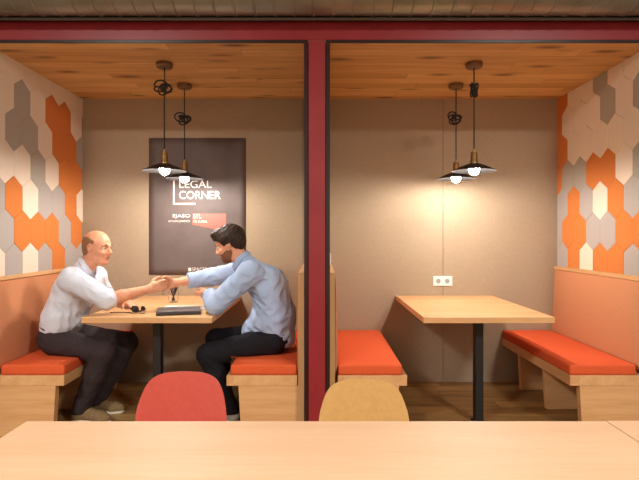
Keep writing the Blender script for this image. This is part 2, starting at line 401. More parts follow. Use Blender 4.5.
# ------------------------------------------------------------------ shell chairs (tucked in from the far side)
def shell_chair(xc, yb, ztop, mat, label, hw):
    t = thing('shell_chair', (xc, yb-.22, 0), label, 'chair', 'shell chairs at the near table')
    prof = [(-.44, .415, .17), (-.43, .438, .195), (-.38, .452, .215), (-.28, .445, .225), (-.18, .436, .228), (-.09, .444, .226),
            (-.045, .475, .222), (-.022, .51, .212)]
    oh = [0, .04, .066, .09, .110, .126, .139, .149, .154, .157, hw+.001]; od = [0, .002, .004, .0095, .0185, .0325, .054, .081, .105, .135, .17]
    bm = bmesh.new(); n = 40; cols = []
    for i in range(n+1):
        u = math.sin((-1+2*i/n)*PI/2*.86)/math.sin(PI/2*.86); wrap = abs(u)**2.4; c = []
        for y, z, h in prof:
            dz = .045*wrap*math.exp(-((y+.16)/.16)**2)
            dy = -.034*wrap*min(1, max(0, (z-.44)/.09)) if y > -.1 else 0
            c.append((xc+u*h, yb+y+dy, z+dz))
        zt = ztop-float(np.interp(abs(u)*hw, oh, od))
        for k in range(1, 13):
            q = k/12; z = .51+(zt-.51)*q; e_ = min(1, q*2.2); e_ = e_*e_*(3-2*e_)
            c.append((xc+u*(.212*(1-e_)+hw*e_), yb-.022+.055*((z-.51)/.26)**.8-.034*wrap*(1-.3*q), z))
        cols.append([bm.verts.new(p) for p in c])
    for a, c in zip(cols[:-1], cols[1:]):
        for k in range(len(a)-1): bm.faces.new((a[k], a[k+1], c[k+1], c[k]))
    bmesh.ops.recalc_face_normals(bm, faces=bm.faces)
    bmesh.ops.solidify(bm, geom=list(bm.faces), thickness=.008)
    obj('shell', MB().addbm(bm), mat, t, True)
    obj('mounting_plate', MB().box(xc-.1, xc+.1, yb-.32, yb-.1, .402, .42, .003, 2), M['black'], t)
    for sx in (-1, 1):
        for ys, yo in ((-.30, -.42), (-.12, .0)):
            obj('leg', MB().tube([(xc+sx*.09, yb+ys, .412), (xc+sx*.15, yb+ys*.6+yo*.4, .38), (xc+sx*.22, yb+yo, 0.)], [.013, .013, .010], 12), M['black'], t, True)
    return t
shell_chair(-.493, 1.905, .772, M['redchair'], 'coral red moulded shell chair tucked behind the long foreground table', .158)
shell_chair(.156, 1.905, .746, M['mustchair'], 'mustard yellow moulded shell chair tucked behind the long foreground table', .157)

# ------------------------------------------------------------------ pendants
def pendant(x, y, kz, style, label):
    t = thing('pendant_lamp', (x, y, ZC), label, 'lamp', 'pendant lamps over the booth tables')
    obj('canopy', MB().lathe([(0, -.034), (.05, -.034), (.056, -.028), (.058, -.004), (.056, 0), (0, 0)], (x, y, ZC-.0005), 28), M['bronze'], t, True)
    zb = 1.728
    obj('cord', MB().tube([(x, y, ZC-.03), (x, y, 2.1), (x, y, zb+.13)], .0042, 8), M['cable'], t, True)
    pts = []                      # slack cable wound into a loose bunch
    rn = random.Random(style)
    for k in range(64):
        a = k*.55; ph = k*.093+style
        if style % 2: rr = .027+.017*math.sin(ph*5); pts.append((x-.008+.012*math.sin(ph*1.7)+rr*math.cos(a)*1.2, y+rr*math.sin(a*.5)*.8, kz+rr*.85*math.sin(a)+.016*math.sin(ph*2.3)))
        else: rr = .019+.007*math.sin(ph*5); pts.append((x+rr*math.cos(a), y+rr*math.sin(a*.7), kz+.043*math.sin(a*.93+ph)))
    obj('cord_bunch', MB().tube(pts, .006, 6), M['cable'], t, True)
    obj('socket', MB().lathe([(0, .135), (.007, .135), (.009, .118), (.021, .114), (.024, .10), (.021, .096), (.024, .088), (.024, .052), (.028, .046), (.028, .036), (0, .036)], (x, y, zb), 24), M['brass'], t, True)
    obj('lamp_shade', MB().lathe([(.018, .038), (.045, .032), (.09, .014), (.146, -.014), (.148, -.017), (.144, -.015), (.088, .011), (.045, .028), (.018, .034)], (x, y, zb), 48), M['shade'], t, True)
    obj('bulb', MB().lathe([(0, -.044), (.015, -.041), (.028, -.031), (.035, -.015), (.035, -.001), (.029, .014), (.018, .027), (.013, .041), (0, .041)], (x, y, zb), 24), M['bulb'], t, True)
    return t
XP = 1.064
pendant(-XP-.004, 3.64, 2.283, 1, 'front hanging lamp with black dish shade over the left table')
pendant(-XP+.004, 4.145, 2.18, 3, 'rear hanging lamp with black dish shade, in front of the poster')
pendant(XP-.006, 3.64, 2.268, 2, 'front hanging lamp over the right table, its spare cord bound in a narrow bunch')
pendant(XP, 4.145, 2.19, 5, 'rear hanging lamp over the right table, its spare cord bunched in loops')

# ------------------------------------------------------------------ socket, switch
def pb(px, py, y): return ((px-320)/F*y, y, EYE-(py-236)/F*y)
t = thing('wall_socket', (1.0625, D, .876), 'white double wall socket above the right table', 'socket')
obj('face_plate', MB().box(.98, 1.145, D-.011, D-.0005, .835, .918, .003, 2), M['white'], t)
for cx in (1.024, 1.101):
    r_ = obj('socket_insert', MB().lathe([(.026, 0), (.026, -.003), (.022, -.003), (.021, .0), (.0, .0)], (0, 0, 0), 24), M['socketdark'], t, True)
    r_.rotation_euler = (PI/2, 0, 0)
    for v in r_.data.vertices: v.co += WL[t.name]
    r_.location = (cx-1.0625, -.0112, 0)
t = thing('light_switch', (.0605, 3.52, 1.115), 'small white switch plate on the divider beside the dark red post', 'switch')
obj('face_plate', MB().box(.0605, .071, 3.48, 3.56, 1.075, 1.155, .002, 2), M['white'], t)
obj('rocker', MB().box(.0708, .0745, 3.495, 3.545, 1.09, 1.14, .001, 1), M['white'], t)

# ------------------------------------------------------------------ poster
def text_mb(body, x0, x1, z0, z1, y, bold=0.):
    cu = bpy.data.curves.new('lettering', 'FONT'); cu.body = body; cu.size = 1; cu.extrude = 0; cu.offset = bold
    o = bpy.data.objects.new('lettering', cu); COL.objects.link(o)
    dg = bpy.context.evaluated_depsgraph_get(); dg.update()
    me = bpy.data.meshes.new_from_object(o.evaluated_get(dg))
    vs = [v.co.copy() for v in me.vertices]; fs = [tuple(p.vertices) for p in me.polygons]
    bpy.data.objects.remove(o); bpy.data.curves.remove(cu); bpy.data.meshes.remove(me)
    xa = min(v.x for v in vs); xb = max(v.x for v in vs); ya = min(v.y for v in vs); yb = max(v.y for v in vs)
    return MB().add([(x0+(v.x-xa)/(xb-xa)*(x1-x0), y, z0+(v.y-ya)/(yb-ya)*(z1-z0)) for v in vs], fs)
wx = lambda px: (px-320)/115.3
wz = lambda py: EYE+(236-py)/115.3
t = thing('poster', ((wx(149)+wx(246))/2, D, wz(275)), 'tall charcoal poster with white lettering on the wall behind the men', 'poster')
bm = bmesh.new(); nx, nz = 14, 20; gr = []
for j in range(nz+1):
    row = []
    for i in range(nx+1):
        u, v = i/nx, j/nz
        wv = .0006*(math.sin(v*19+u*3)*math.sin(u*PI)+.6*math.sin(u*11-v*5)*math.sin(v*PI))
        row.append(bm.verts.new((wx(149)+u*(wx(246)-wx(149)), D-.0018+wv, wz(275)+v*(wz(138)-wz(275)))))
    gr.append(row)
for j in range(nz):
    for i in range(nx): bm.faces.new((gr[j][i], gr[j][i+1], gr[j+1][i+1], gr[j+1][i]))
bmesh.ops.recalc_face_normals(bm, faces=bm.faces)
bmesh.ops.solidify(bm, geom=list(bm.faces), thickness=.0006)
obj('sheet', MB().addbm(bm), M['poster'], t, 'all')
yt = D-.0065
def px_text(name, body, a, b_, c, d_, mat='ink_w', bold=0., y=yt): obj(name, text_mb(body, wx(a), wx(b_), wz(d_), wz(c), y, bold), M[mat], t)
px_text('lettering', 'LEGAL', 179.4, 211.8, 180.6, 188, bold=.004)
px_text('lettering', 'CORNER', 179.4, 220.7, 191, 199.1, bold=.004)
mb = MB()
mb.box(wx(173.3), wx(174.9), yt, yt+.0006, wz(204.7), wz(180.8)); mb.box(wx(174.9), wx(195.4), yt, yt+.0006, wz(204.7), wz(203.1))
obj('corner_mark', mb, M['ink_w'], t)
mb = MB()
P4 = [(wx(192.6), wz(224.4)), (wx(226), wz(231.6)), (wx(226), wz(213.6)), (wx(192.6), wz(213.6))]
mb.prism(P4, yt+.0004, yt+.001)
obj('coral_flag', mb, M['ink_r'], t)
px_text('lettering', 'EJASO', 173, 190.2, 214.2, 218.4, bold=.004)
px_text('lettering', 'ESTUDIO JURIDICO', 168.8, 190.2, 220.3, 222.6)
px_text('lettering', 'ETL', 193.6, 201.6, 214.2, 218.4, bold=.004, y=yt-.0004)
px_text('lettering', 'ETL GLOBAL', 193.6, 207.5, 220.3, 222.6, y=yt-.0004)
px_text('lettering', 'SPACES', 192.3, 207, 267.5, 271.3, bold=.004)
obj('logo_square', MB().box(wx(188.4), wx(191.4), yt, yt+.0006, wz(271.2), wz(267.8), .0002, 1), M['ink_w'], t)
for (a, c) in ((150.4, 139.6), (197, 139.2), (244.8, 139.6)):
    obj('pin', MB().sphere((wx(a), D-.0068, wz(c)), .006, 0, 10, 6), M['bronze'], t, True)

# ------------------------------------------------------------------ things on the left table
def rotz_about(c, deg): return Matrix.Translation(Vector(c)) @ Matrix.Rotation(math.radians(deg), 4, 'Z') @ Matrix.Translation(-Vector(c))
lc = (-.945, 3.55, .75); R = rotz_about(lc, 14)
t = thing('laptop', lc, 'closed dark grey laptop lying near the front edge of the left table', 'laptop')
obj('base', MB().box(lc[0]-.142, lc[0]+.142, lc[1]-.105, lc[1]+.105, 0.7515, .768, .005, 3, 0, R), M['laptop'], t, True)
obj('lid', MB().box(lc[0]-.142, lc[0]+.142, lc[1]-.105, lc[1]+.105, .7685, .779, .004, 3, 0, R), M['laptop_lid'], t, True)
pc = (-.965, 3.80, .75)
mb = MB()
for k in range(5):
    q = (pc[0]+random.uniform(-.008, .008), pc[1]+random.uniform(-.008, .008), 0)
    mb.box(q[0]-.15, q[0]+.15, q[1]-.10, q[1]+.10, .7503+k*.0012, .7512+k*.0012, 0, 1, 0, rotz_about(q, 6+random.uniform(-3, 3)))
tag(obj('paper_stack', mb, M['paper'], origin=pc), 'loose white sheets of paper lying behind the closed laptop', 'paper')
gc = (-1.14, 4.12, .75)
t = thing('pen_glass', gc, 'clear drinking glass filled with pens at the back of the left table', 'pen holder')
obj('tumbler', MB().lathe([(0, .0005), (.034, .0005), (.042, .09), (.040, .09), (.032, .008), (0, .008)], gc, 28), M['glass'], t, True)
for k in range(11):
    a = k*.9+.3; mm = M[('pen_b', 'pen_r', 'pen_b', 'pen_w')[k % 4]]
    b0 = (gc[0]-.012*math.cos(a), gc[1]-.012*math.sin(a), .764); b1 = (gc[0]+.034*math.cos(a), gc[1]+.03*math.sin(a), .75+.12+.012*(k % 3))
    m0 = [b0[i]+(b1[i]-b0[i])*.93 for i in range(3)]
    obj('pen', MB().tube([b0, m0, b1], [.0045, .0045, .002], 8), mm, t, True)
kc = (-1.235, 3.53, .75)
t = thing('key_bunch', kc, 'small black bunch of keys on a cord beside the bald man\'s forearm', 'keys')
mb = MB()
rn = random.Random(4)
for k in range(26):
    a = rn.uniform(0, 2*PI); r_ = rn.uniform(0, .026); h_ = rn.uniform(.010, .044)
    mb.sphere((kc[0]+r_*math.cos(a), kc[1]+r_*math.sin(a), .75+h_), rn.uniform(.008, .012), 0, 8, 6, (1.3, 1, .8))
for k in range(10):
    a = rn.uniform(0, 2*PI); r_ = rn.uniform(0, .016)
    mb.sphere((kc[0]+.022+r_*math.cos(a), kc[1]+.10+r_*math.sin(a), .75+rn.uniform(.01, .03)), .010, 0, 8, 6, (1.2, 1, .8))
mb.tube([(kc[0]+.01, kc[1]+.02, .762), (kc[0]+.018, kc[1]+.055, .758), (kc[0]+.022, kc[1]+.10, .762)], .006, 8)
obj('fob', mb, M['black'], t, True)
mb = MB()
for k in range(3):
    a = .5+k*.9; mb.box(kc[0]+.03, kc[0]+.075, kc[1]-.006, kc[1]+.006, .7515+k*.004, .7535+k*.004, .0008, 1, 0, rotz_about(kc, 40*k-10))
obj('key', mb, M['bronze'], t)
pts = [(kc[0]-.012-.16*u+.0*u, kc[1]+.03*math.sin(u*5)*u+.05*u, .754) for u in [i/12 for i in range(13)]]
obj('cord', MB().tube(pts, .0028, 6), M['cable'], t, True)
fc = (-.80, 4.02, .75)
t = thing('mobile_phone', fc, 'flat dark phone lying behind the papers near the bearded man\'s hand', 'phone')
R = rotz_about(fc, 70)
obj('body', MB().box(fc[0]-.036, fc[0]+.036, fc[1]-.073, fc[1]+.073, .7503, .758, .003, 3, 0, R), M['black'], t, True)
obj('screen', MB().box(fc[0]-.032, fc[0]+.032, fc[1]-.068, fc[1]+.068, .7578, .7585, 0, 1, 0, R), M['laptop'], t)
cc = (-.925, 4.30, .75)
t = thing('cup', cc, 'small dark cup at the back of the left table, right of the pens', 'cup')
obj('vessel', MB().lathe([(0, .0005), (.026, .0005), (.036, .065), (.033, .065), (.024, .006), (0, .006)], cc, 24), M['bronze'], t, True)
obj('handle', MB().tube([(cc[0]+.032, cc[1], .80), (cc[0]+.052, cc[1], .797), (cc[0]+.054, cc[1], .778), (cc[0]+.029, cc[1], .768)], .004, 8), M['bronze'], t, True)

# ------------------------------------------------------------------ people: signed-distance bodies polygonised with surface nets
class Sdf:
    def __init__(s): s.p = []; s.post = []
    def cone(s, a, b, r1, r2, k=.02, wy=None):
        a = np.array(a, float); b = np.array(b, float)
        s.p.append(('c', a, b, r1, r2, k, wy, (a+b)/2, np.linalg.norm(b-a)/2+max(r1, r2)*(wy or 1))); return s
    def chain(s, pts, rs, k=.02):
        for i in range(len(pts)-1): s.cone(pts[i], pts[i+1], rs[i], rs[i+1], k)
        return s
    def ell(s, c, rad, k=.02, R=None, sub=False):
        c = np.array(c, float); rad = np.array(rad, float); R = np.eye(3) if R is None else R
        s.p.append(('s' if sub else 'e', c, rad, R, k, None, None, c, rad.max())); return s
    def eval(s, P, cen=None, rad=0):
        d = np.full(len(P), 1.)
        for q in s.p:
            if cen is not None and np.linalg.norm(q[7]-cen)-q[8] > rad+.06: continue
            if q[0] == 'c':
                _, a, b, r1, r2, k, wy = q[:7]
                X = P
                if wy:
                    X = P.copy(); yc = a[1]; X[:, 1] = yc+(X[:, 1]-yc)/wy
                    b = b.copy(); b[1] = yc+(b[1]-yc)/wy
                ba = b-a; t = np.clip(((X-a)@ba)/max(ba@ba, 1e-9), 0, 1)
                dd = np.linalg.norm(X-a-t[:, None]*ba, axis=1)-(r1+(r2-r1)*t)
            else:
                _, c, r_, R, k = q[:5]
                L = (P-c)@R; k0 = np.linalg.norm(L/r_, axis=1); k1 = np.linalg.norm(L/r_**2, axis=1)
                dd = k0*(k0-1)/np.maximum(k1, 1e-9)
                if q[0] == 's':
                    dd = -dd; h = np.clip(.5-.5*(dd-d)/(-k) if False else .5+.5*(dd-d)/k, 0, 1)
                    d = d*(1-h)+dd*h+k*h*(1-h); continue
            h = np.clip(.5+.5*(d-dd)/k, 0, 1); d = d*(1-h)+dd*h-k*h*(1-h)
        for f in s.post: d = f(P, d)
        return d
def nets(sdf, h=.005, B=16):
    lo = np.min([q[7]-q[8] for q in sdf.p], axis=0)-.04; hi = np.max([q[7]+q[8] for q in sdf.p], axis=0)+.04
    n = np.ceil((hi-lo)/h/B).astype(int); N = n*B+4
    gid = lambda I: (I[:, 0]*N[1]+I[:, 1])*N[2]+I[:, 2]
    VI = []; VP = []; Q = []
    r = B*h*.87
    bl = np.array([(i, j, k) for i in range(n[0]) for j in range(n[1]) for k in range(n[2])])
    bc = lo+(bl+.5)*B*h
    act = np.abs(sdf.eval(bc)) < r*1.7+.03
    o = np.arange(-1, B+2); g0 = np.stack(np.meshgrid(o, o, o, indexing='ij'), -1).reshape(-1, 3); m = B+3
    cor = [(a, b, c) for a in (0, 1) for b in (0, 1) for c in (0, 1)]
    edges = [(p, q) for p in range(8) for q in range(p+1, 8) if sum(abs(cor[p][i]-cor[q][i]) for i in range(3)) == 1]
    for b_, c_ in zip(bl[act], bc[act]):
        I = g0+b_*B; P = lo+I*h
        d = sdf.eval(P, c_, r+2*h).reshape(m, m, m)
        if d.min() > 0 or d.max() < 0: continue
        cv = [d[a:m-1+a, b:m-1+b, c:m-1+c] for a, b, c in cor]
        neg = sum((x < 0).astype(int) for x in cv); mask = (neg > 0) & (neg < 8)
        ci = np.argwhere(mask)
        if len(ci) == 0: continue
        vals = np.stack([x[mask] for x in cv], 1)
        acc = np.zeros((len(ci), 3)); cnt = np.zeros(len(ci))
        for p, q in edges:
            s = (vals[:, p] < 0) != (vals[:, q] < 0); den = vals[:, p]-vals[:, q]
            t = np.where(s, vals[:, p]/np.where(np.abs(den) < 1e-12, 1, den), 0)
            pt = np.array(cor[p])+t[:, None]*(np.array(cor[q])-np.array(cor[p]))
            acc += pt*s[:, None]; cnt += s
        VI.append(gid(ci+b_*B+1)); VP.append(lo+(ci-1+b_*B+acc/cnt[:, None])*h)
        for ax in range(3):
            u, v = (ax+1) % 3, (ax+2) % 3
            s0 = [slice(1, B+1)]*3; s1 = list(s0); s1[ax] = slice(2, B+2)
            A = d[tuple(s0)]; C = d[tuple(s1)]
            for flip, w in ((False, (A < 0) & (C >= 0)), (True, (A >= 0) & (C < 0))):
                e = np.argwhere(w)
                if len(e) == 0: continue
                e = e+1; q = []
                for du, dv in ((0, 0), (1, 0), (1, 1), (0, 1)):
                    x = e.copy(); x[:, u] -= du; x[:, v] -= dv; q.append(gid(x+b_*B+1))
                q = np.stack(q, 1); Q.append(q[:, ::-1] if flip else q)
    VI = np.concatenate(VI); VP = np.concatenate(VP); Q = np.concatenate(Q)
    ids, first = np.unique(VI, return_index=True); VP = VP[first]
    ix = np.searchsorted(ids, Q); ok = (ids[np.clip(ix, 0, len(ids)-1)] == Q).all(1); ix = ix[ok]
    return VP, ix
def sdf_obj(name, sdf, mat, parent, h=.005, smooth_iter=1, origin_mesh=None):
    VP, Q = nets(sdf, h)
    lab = np.arange(len(VP))                  # keep only the largest connected piece
    while True:
        old = lab.copy(); m = lab[Q].min(1)
        for k in range(4): np.minimum.at(lab, Q[:, k], m)
        lab = lab[lab]; lab = lab[lab]
        if (lab == old).all(): break
    u_, c_ = np.unique(lab, return_counts=True)
    if len(u_) > 1:
        keep = lab == u_[c_.argmax()]; idx = np.cumsum(keep)-1; Q = idx[Q[keep[Q].all(1)]]; VP = VP[keep]
    for it in range(smooth_iter):             # light Laplacian relax
        acc = np.zeros_like(VP); cnt = np.zeros(len(VP))
        for a, b in ((0, 1), (1, 2), (2, 3), (3, 0)):
            np.add.at(acc, Q[:, a], VP[Q[:, b]]); np.add.at(cnt, Q[:, a], 1)
            np.add.at(acc, Q[:, b], VP[Q[:, a]]); np.add.at(cnt, Q[:, b], 1)
        VP = .5*VP+.5*acc/np.maximum(cnt, 1)[:, None]
    me = bpy.data.meshes.new(name); org = WL[parent.name]
    me.from_pydata((VP-np.array(org)).tolist(), [], Q.tolist()); me.materials.append(mat)
    for p in me.polygons: p.use_smooth = True
    o = bpy.data.objects.new(name, me); COL.objects.link(o); o.parent = parent; WL[o.name] = org
    return o
def wrinkle(amp, seed, freq=1.):
    rn = np.random.RandomState(seed); ds = rn.normal(size=(6, 3)); ds /= np.linalg.norm(ds, axis=1)[:, None]; fr = rn.uniform(45, 110, 6)*freq; ph = rn.uniform(0, 6, 6)
    def f(P, d):
        w = np.zeros(len(P))
        for i in range(6): w += np.sin(P@ds[i]*fr[i]+ph[i]+1.6*np.sin(P@ds[(i+2) % 6]*fr[i]*.45))
        w /= 6
        return d+amp*(np.abs(w)*2-.6)
    return f
def halfspace(pt, nrm):
    pt = np.array(pt, float); nrm = np.array(nrm, float); nrm /= np.linalg.norm(nrm)
    return lambda P, d: np.maximum(d, (P-pt)@nrm)
def vn(v): v = np.array(v, float); return v/np.linalg.norm(v)

def add_head(s, o, R):
    """R columns: forward, left, up"""
    T = lambda x, y, z: np.array(o)+R@np.array((x, y, z), float)
    s.ell(T(-.012, 0, .036), (.100, .077, .088), .02, R)
    s.ell(T(.028, 0, -.038), (.060, .057, .074), .03, R)
    s.ell(T(.060, 0, -.086), (.026, .026, .020), .02, R)
    for sd in (-1, 1):
        s.cone(T(-.01, sd*.055, -.045), T(.045, sd*.03, -.085), .014, .014, .025)     # jaw
        s.ell(T(.062, sd*.042, -.022), (.022, .02, .018), .02, R)                     # cheek
    s.ell(T(.078, 0, .028), (.018, .05, .010), .012, R)                               # brow
    for sd in (-1, 1): s.ell(T(.098, sd*.031, .011), (.016, .017, .012), .012, R, True)
    s.cone(T(.088, 0, .014), T(.107, 0, -.020), .008, .012, .010)                     # nose
    for sd in (-1, 1): s.ell(T(.098, sd*.011, -.024), (.010, .008, .008), .006, R)
    s.ell(T(.084, 0, -.047), (.010, .022, .006), .006, R); s.ell(T(.083, 0, -.059), (.010, .019, .007), .006, R)
    for sd in (-1, 1):
        s.ell(T(-.006, sd*.078, .004), (.017, .007, .030), .006, R); s.ell(T(-.002, sd*.084, .006), (.009, .005, .018), .004, R, True)
    return T
def add_hand(s, wrist, dr, palm_n, thumb_d, curl, L=.185, spread=.02, sc=1.):
    """dr: pointing direction; palm_n: where the palm faces; thumb_d: thumb side. curl: bends (3) in radians"""
    wrist = np.array(wrist, float); d = vn(dr); t = np.array(thumb_d, float); t = vn(t-d*(t@d)); n = np.cross(d, t); n = n*(1 if n@np.array(palm_n) > 0 else -1); n = vn(n)
    offs = [.030, .010, -.010, -.028]; pl = [.088, .092, .086, .078]; fl = [(.042, .026, .020), (.046, .029, .021), (.042, .027, .020), (.033, .020, .018)]
    ends = []
    for i in range(4):
        k0 = wrist+t*offs[i]*.55*sc; k1 = wrist+d*pl[i]*sc+t*offs[i]*sc
        s.cone(k0, k1, .015*sc, .0125*sc, .012)
        p = k1; a = 0
        dd = vn(d+t*offs[i]*spread*20)
        for j, l in enumerate(fl[i]):
            a += curl[j]*(1+.12*i)
            q = p+(dd*math.cos(a)+n*math.sin(a))*l*sc
            s.cone(p, q, (.0098-.0008*j)*sc, (.0092-.0012*j)*sc, .004); p = q
        ends.append(p)
    b0 = wrist+d*.022*sc+t*.020*sc+n*.006*sc; b1 = b0+(d*.55+t*.62+n*.35)/1.0*.042*sc; b2 = b1+vn(d*.85+t*.35+n*.3)*.034*sc; b3 = b2+vn(d*.95+t*.05+n*.35)*.027*sc
    s.cone(b0, b1, .016*sc, .0125*sc, .010); s.cone(b1, b2, .0118*sc, .0105*sc, .005); s.cone(b2, b3, .0105*sc, .008*sc, .004)
    return s
def head_frame(fwd, up=(0, 0, 1)):
    f = vn(fwd); u = np.array(up, float); u = vn(u-f*(u@f)); l = np.cross(u, f); return np.stack([f, l, u], 1)
def eyes_and_brows(t, T, R, browmat):
    for sd in (-1, 1):
        c = T(.0718, sd*.031, .0105); mb = MB().sphere(tuple(c), .0125, 0, 16, 10)
        e1 = obj('eye', mb, [M['eye'], M['iris']], t, 'all')
        fwd = vn(R[:, 0])
        org = WL[t.name]
        for p in e1.data.polygons:
            cen = np.array(p.center)+np.array(org)-c
            if (vn(cen)@fwd) > .86: p.material_index = 1
        pts = [tuple(T(.092-.012*abs(u-.35)**1.5, sd*(.014+.036*u), .031+.006*math.sin(u*2.4))) for u in [i/6 for i in range(7)]]
        obj('eyebrow', MB().tube(pts, [.002, .0035, .004, .004, .0035, .003, .0015], 6), browmat, t, True)
    pts = [tuple(T(.0945-.10*abs(u)**2*.9, u*.5*.046/.5, -.0535+.003*abs(u))) for u in [-.46+.92*i/8 for i in range(9)]]
    obj('lips', MB().tube(pts, [.001, .0022, .003, .0034, .0034, .0034, .003, .0022, .001], 6), M['lips'], t, True)
def shoe(t, ank, toe, mat):
    """ank: ankle joint; toe: point on floor under the toe"""
    a = np.array(ank, float); tp = np.array(toe, float); f = tp-a; f[2] = 0; f = vn(f); l = np.array((-f[1], f[0], 0))
    heel = a-f*.052; heel[2] = 0; ball = tp-f*.075; ball[2] = 0
    z = np.array((0, 0, 1.))
    s = Sdf()
    s.cone(heel+f*.028+z*.04, a+z*.0, .034, .040, .03); s.cone(heel+f*.03+z*.045, ball+z*.038, .032, .034, .03)
    s.cone(a+f*.02-z*.02, ball+z*.040, .036, .030, .03)
    s.cone(ball+z*.036+l*.012, tp-f*.034+z*.032, .036, .028, .03); s.cone(ball+z*.034-l*.012, tp-f*.036+z*.03, .034, .028, .02)
    s.post.append(lambda P, d: np.maximum(d, .018-P[:, 2])); s.post.append(lambda P, d: np.maximum(d, P[:, 2]-(a[2]+.012)))
    o = sdf_obj('shoe', s, mat, t, .005)
    s2 = Sdf()
    s2.cone(heel+f*.03+z*.012, ball+z*.012, .035, .040, .03); s2.cone(ball+z*.012, tp-f*.038+z*.012, .043, .036, .03)
    s2.post.append(lambda P, d: np.maximum(np.maximum(d, P[:, 2]-.022), .0005-P[:, 2]))
    sdf_obj('sole', s2, M['sole'], o, .005)
    mb = MB()
    for k in range(4):
        c = a*(1-(.35+k*.16))+ball*(.35+k*.16); c = a+f*(.045+.02*k); zt = .098-.0125*k
        mb.tube([tuple(c+l*.02+z*(zt-a[2]*0-.0)-z*a[2]+z*0), tuple(c+z*(zt+.006)-z*a[2]), tuple(c-l*.02+z*zt-z*a[2])], .0028, 6) if False else None
    return o

